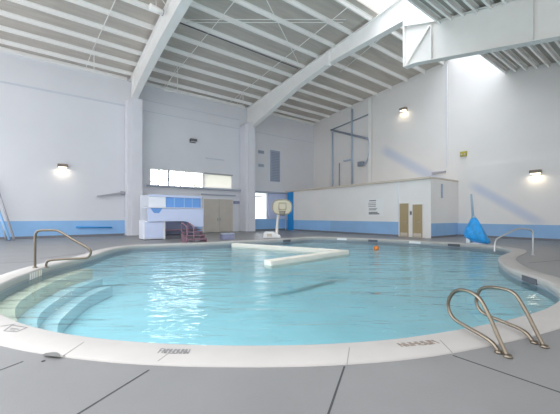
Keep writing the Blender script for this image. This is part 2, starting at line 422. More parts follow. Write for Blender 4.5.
# double doors left wall
D1 = box('door_1', (dx0 - .1, YW - .10, 0), (dx1 + .1, YW, 2.95), M['wall_left']); struct(D1, 'beige double door in the left wall right of the kiosk', 'door')
hx = (dx0 + dx1) / 2
for s, (a, b) in enumerate(((dx0, hx - .02), (hx + .02, dx1))):
    l = box('door_leaf', (a, YW - .15, .03), (b, YW - .10, 2.82), M['door_beige'], D1, .008)
    for z in (1.0, 2.05): box('door_rail', (a + .02, YW - .165, z), (b - .02, YW - .15, z + .06), M['ledge'], l)
    hxx = hx - .12 if s == 0 else hx + .12
    box('door_handle', (hxx - .03, YW - .20, .98), (hxx + .03, YW - .15, 1.2), M['greybox'], l)
# white panel with blue foot, right of column two; made translucent to look lit
o = box('backlit_panel', (pa, YW + .04, 1.14), (pb, YW + .06, 3.56), M['backlit']); struct(o, 'white panel made translucent to glow above the blue dado right of the second column', 'window')
q1, q2 = ONY(255, 196.5, YW), ONY(263, 196.5, YW)
box('slot', (q1.x, YW, q1.z - .05), (q2.x, YW + .04, q1.z + .05), M['greybox'], o)
pc, pd = ONY(268, 190, YW).x, ONY(286, 190, YW).x
o = box('trim_9', (pc, YW - .08, 1.12), (pd, YW, 3.58), M['lav']); struct(o, 'pale lavender wall panel behind the basketball hoop', 'panel')
# gable wall
bm = bmesh.new()
prof = [(YW + .3, 0), (YW + .3, roofL(YW)), (YS, roofL(YS)), (YS - .3, 12.75), (YR, 12.75), (YR, HR), (YN, roofR(YN)), (YN, 0)]
bm_prism(bm, [Vector((XG, y, z)) for y, z in prof], (.3, 0, 0))
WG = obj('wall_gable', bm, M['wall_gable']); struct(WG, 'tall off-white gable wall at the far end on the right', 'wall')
# block along the gable (changing rooms), with doors
XK, YK0, HK = 19.0, ONX(431, 200, 19.0).y, 3.72
o = box('wall_block', (XK, YK0, 0), (XG, YW, HK), M['wall_block']); struct(o, 'low white changing-room block in the far corner', 'wall'); WB = o
o = box('trim_10', (XK - .14, YK0 - .01, HK), (XG, YW, HK + .12), M['ledge']); struct(o, 'beige capping ledge on top of the low white block', 'ledge')
ye = ONX(398.5, 230, XK).y
bk = .99
o = box('baseboard_block', (XK - .015, ye, bb - .03), (XK, ONX(330, 230, XK).y, bk), M['blue_pale']); struct(o, 'blue dado on the low block below the rules notice', 'dado')
box('skirting', (XK - .025, ye, 0), (XK, ONX(330, 230, XK).y, bb - .03), M['base_dark'], o)
o = box('baseboard_block_2', (XK - .012, ONX(329.8, 230, XK).y, bb - .03), (XK, YW - .02, bk), M['blue_band']); struct(o, 'blue dado on the far left end of the low block', 'dado')
box('skirting', (XK - .02, ONX(329.8, 230, XK).y, 0), (XK, YW - .02, bb - .03), M['base_dark'], o)
o = box('baseboard_block_3', (XK + .0, YK0 - .015, .12), (XG - .14, YK0, .92), M['blue_pale']); struct(o, 'blue dado on the right end wall of the low block', 'dado')
box('skirting', (XK + .0, YK0 - .025, 0), (XG - .16, YK0, .12), M['base_dark'], o)
# pale raised panel edge at the right of the notice
o = box('trim_11', (XK - .04, ONX(399, 200, XK).y, bk), (XK, ONX(396, 200, XK).y, HK), M['white']); struct(o, 'narrow white corner strip between the rules notice and the tan doors', 'trim')
yp0, yp1 = ONX(288.3, 200, XK).y, ONX(293.6, 200, XK).y
post = box('corner_post', (XK - .12, yp1, 0), (XK - .03, yp0, HK), M['blue_strong'], None, .01); struct(post, 'vivid blue vertical strip on the low block right of the hoop', 'trim')
# tan doors
def door(n, pl, pr, ptop, pbot, label):
    a, b = ONX(pl, 220, XK).y, ONX(pr, 220, XK).y; top = ONX((pl+pr)/2, ptop, XK).z
    d = box('door_%d' % n, (XK - .05, b - .06, 0), (XK, a + .06, top + .06), M['wall_block']); struct(d, label, 'door')
    l = box('door_leaf', (XK - .08, b, .02), (XK - .05, a, top), M['door_tan'], d, .006)
    bm = bmesh.new(); bm_tube(bm, [(XK - .08, b + .12, 1.0), (XK - .14, b + .12, 1.0), (XK - .14, b + .28, 1.0)], .018, 8); obj('door_handle', bm, M['greybox'], l)
    box('kick_plate', (XK - .085, b + .06, .05), (XK - .08, a - .06, .28), M['ledge'], l)
door(2, 400.2, 409, 203.5, 236, 'left one of the two tan doors in the low block')
door(3, 413.2, 422.8, 204.5, 236, 'right one of the two tan doors in the low block')
c = ONX(411.2, 213, XK)
t = thing('door_sign', (XK, c.y, c.z), 'small dark plaque between the two tan doors', 'sign')
box('plate', (XK - .03, c.y - .10, c.z - .14), (XK, c.y + .10, c.z + .14), M['greybox'], t)
box('pictogram', (XK - .035, c.y - .05, c.z - .09), (XK - .03, c.y + .05, c.z + .09), M['darkbox'], t)
# right wall lining, dado
yl = ONX(466.5, 180, XG - .12).y
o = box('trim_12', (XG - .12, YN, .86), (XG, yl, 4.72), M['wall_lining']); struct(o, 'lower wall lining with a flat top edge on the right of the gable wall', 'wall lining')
o = box('baseboard_right', (XG - .14, YN, .12), (XG, YK0 - .02, .88), M['blue_pale']); struct(o, 'blue dado along the right part of the gable wall', 'dado')
box('skirting', (XG - .16, YN, 0), (XG, YK0 - .02, .12), M['base_dark'], o)
# gable column, pipes
gy = ONX(371.5, 150, XG).y
t = thing('gable_column', (XG - .16, gy, HK + .12), 'slim white steel column on the gable wall above the low block', 'column')
box('web', (XG - .22, gy - .02, HK + .12), (XG - .02, gy + .02, roofL(gy) - .25), M['steel'], t)
box('flange', (XG - .24, gy - .17, HK + .12), (XG - .22, gy + .17, roofL(gy) - .25), M['steel'], t)
gy2 = ONX(447, 100, XG).y
t = tag(box('wall_conduit', (XG - .05, gy2 - .03, 4.85), (XG, gy2 + .03, 12.2), M['steel_col']), 'thin pale vertical conduit high on the gable wall left of the yellow box', 'conduit')
# upper-corner pipework
def P(px, py, off=.15): return ONX(px, py, XG - off)
zt = HK + .12
a = P(352, 109)
t = thing('corner_pipework', (a.x, a.y, zt), 'blue-grey and dark pipework in the far upper corner above the beige ledge', 'pipework')
tube('vertical_pipe', [(a.x, a.y, zt), (a.x, a.y, a.z)], .09, M['pipe_blue'], t)
a = P(332.5, 132); tube('vertical_pipe', [(a.x, a.y, zt), (a.x, a.y, a.z)], .075, M['pipe_blue'], t)
a = P(339.3, 163); tube('drop_pipe', [(a.x, a.y, zt), (a.x, a.y, a.z)], .05, M['pipe_dark'], t)
tube('beam_pipe', [P(331, 130, .15), P(369, 139, .15)], .10, M['pipe_dark'], t)
tube('sloping_pipe', [P(331, 130, .15), P(369, 114.2, .15)], .06, M['pipe_mid'], t)
tube('elbow_pipe', catmull([P(366, 138.2, .2), P(368.8, 140, .2), P(369.3, 150, .2), P(368, 158, .2), P(364, 165, .2)], 5), .06, M['pipe_blue'], t)
a = P(361, 164, .3)
t = thing('wall_speaker', (XG, a.y, a.z), 'small dark wall speaker low between the corner pipes and the white column', 'speaker')
box('bracket', (XG - .2, a.y - .04, a.z - .05), (XG, a.y + .04, a.z + .05), M['greybox'], t)
box('speaker_case', (XG - .5, a.y - .26, a.z - .2), (XG - .2, a.y + .26, a.z + .2), M['pipe_dark'], t, .03)
a, b = P(344, 161, .12), P(351, 163, .12)
tag(box('wall_bar', (XG - .25, b.y, a.z - .05), (XG, a.y, a.z + .05), M['pipe_blue']), 'short blue-grey bracket shelf between the dark pipe and the taller blue-grey pipe', 'shelf')
# slate louvre panel and small vents on the far upper left wall
la, lb = ONY(270.3, 150, YW), ONY(279.5, 182, YW)
t = thing('louvre_panel', (la.x, YW, lb.z), 'tall slate-blue louvred panel high on the far left wall', 'louvre')
box('frame', (la.x, YW - .08, lb.z), (lb.x, YW, la.z), M['louvre'], t, .01)
bm = bmesh.new(); n = 18
for i in range(n):
    z = lb.z + .1 + (la.z - lb.z - .2) * i / n
    bm_box(bm, (la.x + .08, YW - .11, z), (lb.x - .08, YW - .08, z + .05))
obj('slats', bm, M['pipe_dark'], t)
for px, py, lab in ((261, 152, 'small dark blue vent left of the louvred panel, the upper of two'), (261, 165.5, 'small pale blue vent left of the louvred panel, the lower of two')):
    a = ONY(px, py, YW)
    t = thing('wall_vent', (a.x, YW, a.z), lab, 'vent')
    mm = M['louvre'] if py < 160 else M['pipe_blue']
    box('vent_frame', (a.x - .32, YW - .06, a.z - .14), (a.x + .32, YW, a.z + .14), mm, t, .01)
    bm = bmesh.new()
    for i in range(4): bm_box(bm, (a.x - .27, YW - .075, a.z - .10 + i * .055), (a.x + .27, YW - .06, a.z - .08 + i * .055))
    obj('vent_slats', bm, M['pipe_dark'], t)
# ------------------------------------------------------------------ roof
bm = bmesh.new()
bm_prism(bm, [Vector((XB, y, z)) for y, z in ((YW + .3, roofL(YW + .3)), (YS, roofL(YS)), (YS, roofL(YS) + .12), (YW + .3, roofL(YW + .3) + .12))], (XG + .3 - XB, 0, 0))
bmesh.ops.delete(bm, geom=bm.verts[:], context='VERTS')
for xa, xb, yb in ((XB, X1, YS), (X1, XG + .3, YS)):
    bm_prism(bm, [Vector((xa, y, z)) for y, z in ((YW + .3, roofL(YW + .3)), (yb, roofL(yb)), (yb, roofL(yb) + .12), (YW + .3, roofL(YW + .3) + .12))], (xb - xa, 0, 0))
o = obj('ceiling', bm, M['deck_roof']); struct(o, 'taupe lined roof underside of the high left slope', 'ceiling')
bm = bmesh.new()
bm_prism(bm, [Vector((XR, y, z)) for y, z in ((YR, HR), (YN, roofR(YN)), (YN, roofR(YN) + .12), (YR, HR + .12))], (XG + .3 - XR, 0, 0))
o = obj('ceiling_right', bm, M['deck_roofR']); struct(o, 'grey lined underside of the lower right roof slope', 'ceiling')
bm = bmesh.new()
bm_prism(bm, [Vector((XR, y, z)) for y, z in ((YS, roofL(YS) + .12), (YS - .3, 12.72), (YR, 12.72), (YR, HR + .12), (YR + .02, HR + .12), (YR + .02, 12.70), (YS - .3, 12.70), (YS, roofL(YS) + .10))], (XG - XR, 0, 0))
o = obj('window_3', bm, M['skyl']); struct(o, 'long translucent ridge skylight glowing white between the roof slopes', 'skylight')
# purlins
def purlin(x0, x1, y, roof, drop, group, label, s=1):
    z = roof(y) - .005; d = .21; t = .012; w = .085
    bm = bmesh.new()
    pts = [(y, z), (y + s*w, z), (y + s*w, z - t), (y + t*s, z - t), (y + t*s, z - d + t), (y + s*w*1.0, z - d + t), (y + s*w, z - d), (y - s*w*.0, z - d), (y, z - d)]
    pts = [(y - w, z), (y + t, z), (y + t, z - d + t), (y + w, z - d + t), (y + w, z - d), (y, z - d), (y, z - t), (y - w, z - t)]
    bm_prism(bm, [Vector((x0, a, b)) for a, b in pts], (x1 - x0, 0, 0))
    o = obj('roof_purlin', bm, M['purlin']); return tag(o, label, 'purlin', group)
rows = [YW - .95 - 1.42 * i for i in range(10)]
for x0, x1, nm in ((XB, X1 - .02, 'nearest'), (X1 + .02, X2 - .02, 'middle'), (X2 + .02, XG, 'farthest')):
    for y in rows:
        if nm == 'nearest' and y < 12: continue
        purlin(x0, x1, y, roofL, 0, 'purlins of the left slope, %s bay' % nm, 'white roof purlin under the taupe left slope in the %s bay' % nm)
    o = box('eave_strut', (x0 + .3, YW - .16, HE - .22), (x1 - .3 if nm != 'farthest' else x1, YW, HE - .01), M['purlin'])
    struct(o, 'white eave beam along the top of the left wall in the %s bay' % nm, 'eave beam')
rowsR = [YR - .12 - .52 * i for i in range(20)]
for x0, x1, nm in ((9.0, X2 - .02, 'nearer'), (X2 + .02, XG, 'farther')):
    for y in rowsR:
        if nm == 'nearer' and y < 1: continue
        purlin(x0, x1, y, roofR, 0, 'purlins of the right slope, %s bay' % nm, 'white roof purlin under the grey right slope, %s the viewer than the deep girder' % ('nearer' if nm == 'nearer' else 'farther from'))
# steel frames
def flange(bm, pts, X, w, t):
    """flat bar following a (y,z) polyline, width w across X, thickness t downwards"""
    for (y0, z0), (y1, z1) in zip(pts, pts[1:]):
        bm_prism(bm, [Vector((X - w/2, y0, z0)), Vector((X - w/2, y1, z1)), Vector((X - w/2, y1, z1 - t)), Vector((X - w/2, y0, z0 - t))], (w, 0, 0))
def web(bm, top, bot, X, t):
    bm_prism(bm, [Vector((X - t/2, y, z)) for y, z in top + bot[::-1]], (t, 0, 0))
def frame_things(X, under, label_c, label_r, wfl):
    col = thing('steel_column', (X, 23.95, 0), label_c, 'column')
    box('column_box', (X - .45, 23.45, 0), (X + .45, YW - .03, HE - 1.9), M['steel_col'], col, .01)
    box('column_flange', (X - .20, 23.38, .0), (X + .5, 23.45, HE - 1.7), M['steel_col'], col, .01)
    box('base_plate', (X - .55, 23.3, 0), (X + .55, YW - .03, .04), M['greybox'], col)
    return col
frame_things(X1, None, 'left of two boxed lavender-white steel columns along the left wall, left of the high window', '', .3)
frame_things(X2 - .30, None, 'right of two boxed lavender-white steel columns along the left wall, right of the double doors', '', .3)
# rafter of frame 1
top1 = [(YW - .05, roofL(YW) - .22), (9.5, roofL(9.5) - .22)]
bot1 = [(YW - .05, 9.45), (23.4, 9.65), (21.0, 10.05), (16.65, 10.55), (13.16, 10.75), (9.5, 10.95)]
r1 = thing('roof_rafter', (X1, 23.9, 9.5), 'white tapered roof rafter rising from the left column at the upper left', 'rafter')
bm = bmesh.new(); web(bm, top1, bot1, X1, .05); obj('web', bm, M['steel'], r1)
bm = bmesh.new(); flange(bm, bot1, X1, .42, .03); obj('bottom_flange', bm, M['steel'], r1)
bm = bmesh.new(); flange(bm, [(y, z + .02) for y, z in top1], X1, .36, .025); obj('top_flange', bm, M['steel'], r1)
bm = bmesh.new()
bm_prism(bm, [Vector((X1 - .2, y, z)) for y, z in ((23.4, 9.62), (23.4, roofL(23.4) - .22), (23.37, roofL(23.4) - .22), (23.37, 9.62))], (.4, 0, 0)); obj('stiffener', bm, M['steel'], r1)
# rafter of frame 2, left half
top2 = [(YW - .05, roofL(YW) - .22), (YS, roofL(YS) - .22), (8.8, roofL(YS) + .02)]
bot2 = [(YW - .05, 9.2), (23.4, 9.3), (20.8, 9.9), (17.2, 10.75), (13.95, 11.2), (8.8, 11.25)]
r2 = thing('roof_rafter', (X2, 23.9, 9.3), 'white roof rafter crossing the middle of the ceiling up to the deep grey girder', 'rafter')
bm = bmesh.new(); web(bm, top2, bot2, X2, .05); obj('web', bm, M['steel'], r2)
bm = bmesh.new(); flange(bm, bot2, X2, .42, .03); obj('bottom_flange', bm, M['steel'], r2)
bm = bmesh.new(); flange(bm, [(y, z + .02) for y, z in top2], X2, .36, .025); obj('top_flange', bm, M['steel'], r2)
ys = ONX(330, 50, X2).y
bm = bmesh.new(); bm_box(bm, (X2 - .22, ys - .10, 11.0), (X2 - .03, ys + .10, roofL(ys) - .25)); obj('stiffener', bm, M['steel'], r2)
# deep girder, right half
def gtop(y): return roofR(y) - .22
topg = [(8.75, 10.95), (YR, gtop(YR) + .1), (YN, gtop(YN))]
botg = [(8.75, 8.93), (8.1, 8.88), (2.86, 7.72), (YN, 4.9)]
g = thing('deep_girder', (X2, YN, 4.9), 'deep pale grey steel girder across the upper right corner', 'girder')
bm = bmesh.new(); web(bm, topg, botg, X2, .05); obj('web', bm, M['girder'], g)
bm = bmesh.new(); flange(bm, botg, X2, .40, .035); obj('bottom_flange', bm, M['girder'], g)
bm = bmesh.new(); flange(bm, [(y, z + .02) for y, z in topg], X2, .36, .03); obj('top_flange', bm, M['girder'], g)
bm = bmesh.new(); bm_box(bm, (X2 - .2, 8.75, 8.9), (X2 + .2, 8.80, 12.2)); obj('end_plate', bm, M['steel'], g)
for yy, nm in ((7.40, 'stiffener'), (3.6, 'stiffener'), (-2, 'stiffener')):
    bm = bmesh.new(); bm_box(bm, (X2 - .16, yy - .02, 8.93 - .225 * (8.1 - yy)), (X2 - .025, yy + .02, gtop(yy) + .02)); obj(nm, bm, M['girder'], g)
bm = bmesh.new(); bm_prism(bm, [Vector((X2 - .16, y, z)) for y, z in ((8.72, 8.95), (8.64, 8.95), (7.42, 10.35), (7.50, 10.42))], (.135, 0, 0)); obj('diagonal_stiffener', bm, M['girder'], g)
# bracing rods and conduits under the roof
def rod(name, p, q, r, label, cat='brace rod'):
    return tag(tube(name, [p, q], r, M['purlin'], None, 6), label, cat)
D = .26
rod('brace_rod', ONROOF(118, -6, D), ONROOF(94, 47, D), .022, 'thin white diagonal rod under the nearest roof bay, ending at the hanging bracket')
rod('brace_rod', ONROOF(238, -3, D), ONROOF(163, 88, D), .022, 'thin white diagonal rod under the left part of the middle roof bay')
rod('brace_rod', ONROOF(348, 7, D), ONROOF(229, 103, D), .022, 'thin white diagonal rod crossing the right part of the middle roof bay')
rod('brace_rod', ONROOF(265, -3, D), ONROOF(298, 62, D), .022, 'thin white rod slanting down right to the middle rafter')
rod('brace_rod', ONROOF(392, 29, D), ONROOF(340, 72, D), .022, 'thin white diagonal rod under the farthest roof bay')
rod('roof_conduit', ONROOF(186, 19.5, D), ONROOF(346, 19.5, D), .020, 'upper of two thin level conduits across the middle roof bay', 'conduit')
rod('roof_conduit', ONROOF(186, 22.5, D), ONROOF(343, 22.5, D), .020, 'lower of two thin level conduits across the middle roof bay', 'conduit')
tag(tube('roof_conduit', [ONROOF(180, 22.8, D), ONROOF(298, 68.5, D)], .03, M['darkbox'], None, 6), 'dark cable running along a purlin in the middle roof bay', 'cable')
tag(tube('roof_conduit', [Vector((17.5, 6.4, roofR(6.4) - .24)), Vector((17.5, -4, roofR(-4) - .24))], .03, M['purlin'], None, 6), 'thin pale conduit crossing under the farther right roof slope', 'conduit')
for (px, py, dx, ln), nm in zip(((94, 46, -9, 25), (177.5, 66, -13, 26), (243, 92, -6, 13)), ('nearest', 'middle', 'far middle')):
    t0 = ONROOF(px, py, .2); d = t0.x * CA + t0.y * SA
    t = thing('roof_hanger', t0, 'thin white hanging bracket under the roof, left wall side, %s bay' % nm, 'bracket')
    tube('hanger_rod', [t0, ATD(px, py + ln, d)], .02, M['purlin'], t, 6)
    tube('diagonal_rod', [t0, ATD(px + dx, py + ln - 1, d)], .018, M['purlin'], t, 6)
    tube('cross_rod', [ATD(px, py + ln, d), ATD(px + dx, py + ln - 1, d)], .016, M['purlin'], t, 6)
# floodlight can near rafter 1
a, b = ONROOF(150, 6, .5), ONROOF(162, 12.5, .5)
t = thing('flood_lamp', a.lerp(b, .5), 'white tube-shaped lamp under the roof left of the upper-left rafter', 'lamp')
tube('lamp_body', [a, b], .14, M['purlin'], t, 16)
tube('lamp_stem', [a.lerp(b, .5), a.lerp(b, .5) + Vector((0, 0, .45))], .02, M['purlin'], t, 6)
tube('lamp_cap', [b, b + (b - a).normalized() * .05], .15, M['greybox'], t, 16)
rod('brace_rod', ONROOF(160, -3, .22), ONROOF(168, 8, .22), .022, 'short thin white rod above the tube-shaped lamp')
# ------------------------------------------------------------------ wall lamps
def sconce(c, n, label, lit=True, power=4, case=None):
    """c: point on wall at fixture centre, n: outward normal"""
    n = Vector(n); s = Vector((-n.y, n.x, 0))
    t = thing('wall_lamp', c, label, 'wall lamp')
    def obx(name, a0, a1, d0, d1, z0, z1, m, bev=.01):
        pts = [c + s*a + n*d + Vector((0,0,z)) for a in (a0, a1) for d in (d0, d1) for z in (z0, z1)]
        xs, ys_, zs = zip(*pts)
        return box(name, (min(xs), min(ys_), min(zs)), (max(xs), max(ys_), max(zs)), m, t, bev)
    cm = case or M['fixture']
    obx('back_plate', -.24, .24, 0, .05, -.16, .14, cm)
    obx('housing', -.27, .27, .05, .34, -.06, .13, cm, .03)
    obx('lens', -.22, .22, .07, .31, -.11, -.055, M['lens'] if lit else M['lens_off'], .02)
    if lit:
        l = bpy.data.lights.new('lamp_light', 'AREA'); l.shape = 'RECTANGLE'; l.size = .4; l.size_y = .22; l.energy = power; l.color = (1, .84, .60)
        lo = bpy.data.objects.new('lamp_light', l); COL.objects.link(lo); lo.location = c + n * .2 + Vector((0, 0, -.13)) - t.location
        lo.parent = t
        lo.rotation_euler = (0, 0, math.atan2(s.y, s.x))
    return t
sconce(ONY(62.5, 166.5, YW), (0, -1, 0), 'lit wall lamp on the left wall, left of the boxed column')
sconce(ONX(404.5, 110, XG), (-1, 0, 0), 'lit wall lamp high on the gable wall right of the slim white column')
sconce(ONX(536.5, 172.5, XG - .12), (-1, 0, 0), 'lit wall lamp on the lower right wall above the handrail')
sconce(ONY(192.5, 141, YW), (0, -1, 0), 'unlit dark wall lamp above the high window', False, case=M['darkbox'])
a = ONX(464, 154, XG)
t = thing('emergency_light', a, 'small yellow-green box on the gable wall above the end of the lining', 'emergency light')
box('light_case', (XG - .14, a.y - .20, a.z - .17), (XG + .01, a.y + .20, a.z + .17), M['yellow'], t, .02)
for s in (-1, 1):
    bm = bmesh.new(); bm_tube(bm, [(XG - .20, a.y + s * .10, a.z - .04), (XG - .14, a.y + s * .10, a.z - .04)], .06, 12); obj('lamp_head', bm, M['ledge'], t)
# dark T bracket on the wall at the end of the block
a = ONX(439, 172.5, XG)
t = thing('wall_bracket', (XG, a.y, a.z), 'dark horizontal bar fixture on the gable wall above the end of the low block', 'bracket')
box('bar', (XG - .12, a.y - .5, a.z - .07), (XG, a.y + .5, a.z + .07), M['greybox'], t, .02)
b1, b2 = ONY(441.5, 184, YK0), ONY(441.5, 198, YK0)
tag(box('wall_conduit', (b1.x - .07, YK0 - .06, b2.z), (b1.x + .07, YK0, b1.z), M['louvre']), 'short slate vertical conduit on the right end wall of the low block', 'conduit')
# ------------------------------------------------------------------ rules notice (illegible lines of print)
a, b = ONX(366.5, 199.5, XK), ONX(384, 216, XK)
t = thing('rules_notice', (XK, (a.y + b.y) / 2, b.z), 'pale grey notice with lines of small dark print on the low block', 'notice')
box('notice_board', (XK - .02, b.y, b.z), (XK - .002, a.y, a.z), M['white'], t)
def print_row(py, p0, p1, h, m):
    y0, y1 = ONX(p0, py, XK).y, ONX(p1, py, XK).y; z = ONX((p0+p1)/2, py, XK).z
    bm = bmesh.new(); y = y0
    while y > y1 + .03:
        w = random.uniform(.03, .10)
        bm_box(bm, (XK - .026, max(y - w, y1), z - h/2), (XK - .02, y, z + h/2)); y -= w + .025
    bm_box(bm, (XK - .023, y1, z - h/6), (XK - .0205, y0, z + h/6))
    obj('print_line', bm, m, t)
for py, p0, p1, h, m in ((200.7, 369.5, 376.2, .08, 'ink'), (203, 368.6, 376, .05, 'ink_soft'), (204.6, 368.6, 376.4, .05, 'ink_soft'), (206.3, 368.6, 376, .06, 'ink_soft'), (208.5, 369.2, 377.5, .05, 'ink_soft'), (209.8, 369, 376.5, .06, 'ink_soft'), (212.4, 369, 378, .07, 'ink'), (213.8, 369, 379.5, .09, 'ink')):
    print_row(py, p0, p1, h, M[m])
# ------------------------------------------------------------------ kiosk by the left wall
KY = 18.8
def KX(px): return ONY(px, 220, KY).x
def KZ(px, py): return ONY(px, py, KY).z
k0, k1 = KX(143.5), KX(203)
t = thing('poolside_kiosk', ((k0 + k1) / 2, KY + .7, 0), 'white, lavender and blue kiosk with a counter in front of the left wall', 'kiosk')
box('back_board', (k0 + .1, KY + 1.2, 0), (k1, KY + 1.26, 2.65), M['lavwhite'], t)
cab = box('cabinet', (k0, KY, .04), (KX(164), KY + 1.15, 1.12), M['lavwhite'], t, .02)
box('cabinet_door', (k0 + .06, KY - .025, .10), (KX(164) - .06, KY, 1.04), M['lav'], cab, .01)
box('cabinet_foot', (k0 + .05, KY + .08, 0), (KX(164) - .05, KY + 1.1, .04), M['darkbox'], cab)
box('recess_panel', (KX(165), KY + .75, .25), (k1 - .05, KY + .80, 1.15), M['recess'], t)
box('recess_base', (KX(165), KY + .15, 0), (k1 - .05, KY + 1.15, .22), M['darkbox'], t)
box('recess_shelf', (KX(165), KY + .2, .5), (k1 - .05, KY + .75, .55), M['maroon'], t)
box('leg', (KX(164), KY + .02, 0), (KX(165.4), KY + .14, 1.15), M['white'], t)
# fascia with a curled lower right corner
zb, zt_ = KZ(175, 221.3), KZ(175, 208.2)
pts = [(KX(147.5), zb), (KX(184), zb), (KX(188), zb - .06), (KX(190.5), zb - .24), (KX(194), zb - .34), (KX(202.5), zb - .36), (KX(202.5), zt_), (KX(147.5), zt_)]
bm = bmesh.new(); bm_prism(bm, [Vector((x, KY - .10, z)) for x, z in pts], (0, .10, 0)); f_ = obj('counter_fascia', bm, M['lav'], t, .008)
bm = bmesh.new(); bm_prism(bm, [Vector((KX(150), KY - .125, zt_ - .02)), Vector((KX(162), KY - .125, zt_ - .02)), Vector((KX(158.5), KY - .125, zt_ - .30)), Vector((KX(153.5), KY - .125, zt_ - .30))], (0, .025, 0)); obj('fascia_notch', bm, M['kiosk_blue'], f_)
box('counter_top', (KX(147), KY - .16, zt_), (k1, KY + .9, zt_ + .04), M['lavwhite'], t, .01)
box('upper_panel', (KX(150), KY + .3, zt_ + .04), (KX(167.3), KY + .36, 2.62), M['lavwhite'], t, .01)
bp_ = box('blue_panel', (KX(167.6), KY + .32, zt_ + .04), (k1 - .02, KY + .38, 2.52), M['kiosk_blue'], t, .01)
for fx in (176, 186, 194): box('panel_divider', (KX(fx) - .03, KY + .30, zt_ + .06), (KX(fx) + .03, KY + .32, 2.50), M['blue_pale'], bp_)
box('top_rail', (KX(150), KY + .26, 2.54), (k1, KY + .42, 2.66), M['lav'], t, .01)
# maroon steps with rails at the pool edge
p = FL(196, 242.0); sx, sy = p.x, 15.75
t = thing('entry_steps', (sx, sy + .5, 0), 'maroon entry steps with two upright rails at the pool edge before the kiosk', 'steps')
for i in range(3):
    box('tread', (sx - .55, sy + .28 * i, .18 * i + .12), (sx + .55, sy + .28 * i + .30, .18 * i + .18), M['maroon'], t, .01)
for s in (-1, 1):
    bm = bmesh.new(); bm_prism(bm, [Vector((sx + s * .52 - .03, y, z)) for y, z in ((sy, 0), (sy + .86, 0), (sy + .86, .50), (sy, .13))], (.06, 0, 0)); obj('side_panel', bm, M['maroon'], t)
    bm = bmesh.new(); x = sx - .38 + s * .18
    bm_tube(bm, catmull([(x, sy - .02, 0), (x, sy - .02, .7), (x, sy + .1, .86), (x, sy + .7, 1.0), (x, sy + .8, .95), (x, sy + .82, .5)], 5), .035, 8); obj('upright_rail', bm, M['maroon'], t)
# storage box
a = FL(222.5, 239.8); b = FL(234.5, 239.4)
t = thing('storage_box', (a.x + .4, a.y + .3, 0), 'low violet-grey storage box on the deck before the right boxed column', 'box')
xd = (b - a); L = xd.length
bx = box('box_body', (0, 0, 0), (L, .55, .30), M['violet'], t, .02); bl = box('box_lid', (-.02, -.02, .30), (L + .02, .57, .36), M['louvre'], t, .02)
ang = math.atan2(xd.y, xd.x)
for o in (bx, bl): o.matrix_parent_inverse = Matrix(); o.location = a - t.location; o.rotation_euler = (0, 0, ang)
# ------------------------------------------------------------------ basketball hoop
hp = FL(277, 237.6); d = hp.x * CA + hp.y * SA
rx, ry = Vector((SA, -CA, 0)), Vector((CA, SA, 0))       # across the view, away from it
t = thing('basketball_hoop', hp, 'cream poolside basketball hoop on a weighted base at the far pool edge', 'basketball hoop')
def hpt(px, py, dd=0): return ATD(px, py, d) + ry * dd
bm = bmesh.new()
outline = []
for i in range(40):
    an = 2 * math.pi * i / 40; ca_, sa_ = math.cos(an), math.sin(an)
    outline.append((282.2 + 9.6 * abs(ca_) ** .75 * (1 if ca_ > 0 else -1), 207.0 + 7.4 * abs(sa_) ** .75 * (1 if sa_ > 0 else -1)))
bm_prism(bm, [hpt(x, y) for x, y in outline], ry * .06); bbd = obj('backboard', bm, M['cream'], t)
bm = bmesh.new(); bm_tube(bm, [hpt(x, y, -.01) for x, y in outline + outline[:2]], .035, 6); obj('backboard_rim', bm, M['creamdk'], bbd)
bm = bmesh.new(); sq = [(279, 203), (286, 203), (286, 209.5), (279, 209.5), (279, 203)]
for q0, q1_ in zip(sq, sq[1:]): bm_tube(bm, [hpt(*q0, -.02), hpt(*q1_, -.02)], .022, 6)
obj('target_square', bm, M['creamdk'], bbd)
c = hpt(282.3, 211.6) - ry * .32
bm = bmesh.new(); bm_tube(bm, [c + Vector((.21 * math.cos(2*math.pi*i/20), .21 * math.sin(2*math.pi*i/20), 0)) for i in range(21)], .018, 8, False)
bm_tube(bm, [c + ry * .2, hpt(282.3, 211.8)], .03, 8); obj('rim', bm, M['fixture'], t)
bm = bmesh.new()
for i in range(12):
    a0 = 2*math.pi*i/12
    for s in (1, -1):
        a1 = a0 + s * .5
        bm_tube(bm, [c + Vector((.2*math.cos(a0), .2*math.sin(a0), 0)), c + Vector((.12*math.cos(a1), .12*math.sin(a1), -.28))], .007, 4)
obj('net', bm, M['ink_soft'], t)
bm = bmesh.new(); bm_tube(bm, catmull([hpt(276.6, 236.2, .25), hpt(277, 228, .25), hpt(277.6, 220, .22), hpt(279, 213, .12)], 6), .10, 10, True, .07); obj('pole', bm, M['boom'], t)
bm = bmesh.new(); bm_prism(bm, [hpt(x, y, -.15) for x, y in ((263.5, 237.9), (263.5, 232.8), (265.5, 231.6), (273.5, 232), (276, 234), (279.5, 235.2), (281, 237.9))], ry * .75); obj('weighted_base', bm, M['white'], t, .03)
bm = bmesh.new(); bm_prism(bm, [hpt(x, y, -.17) for x, y in ((267, 236.4), (267, 233.6), (272, 233.6), (272, 236.4))], ry * .02); obj('fill_cap', bm, M['ledge'], t)
# ------------------------------------------------------------------ covered pool lift
lp = FL(478, 244.0); d2 = lp.x * CA + lp.y * SA
t = thing('pool_lift', lp, 'pool lift under a bright blue vinyl cover on the right far pool edge', 'pool lift')
def lpt(px, py, dd=0.0): return ATD(px, py, d2) + ry * dd
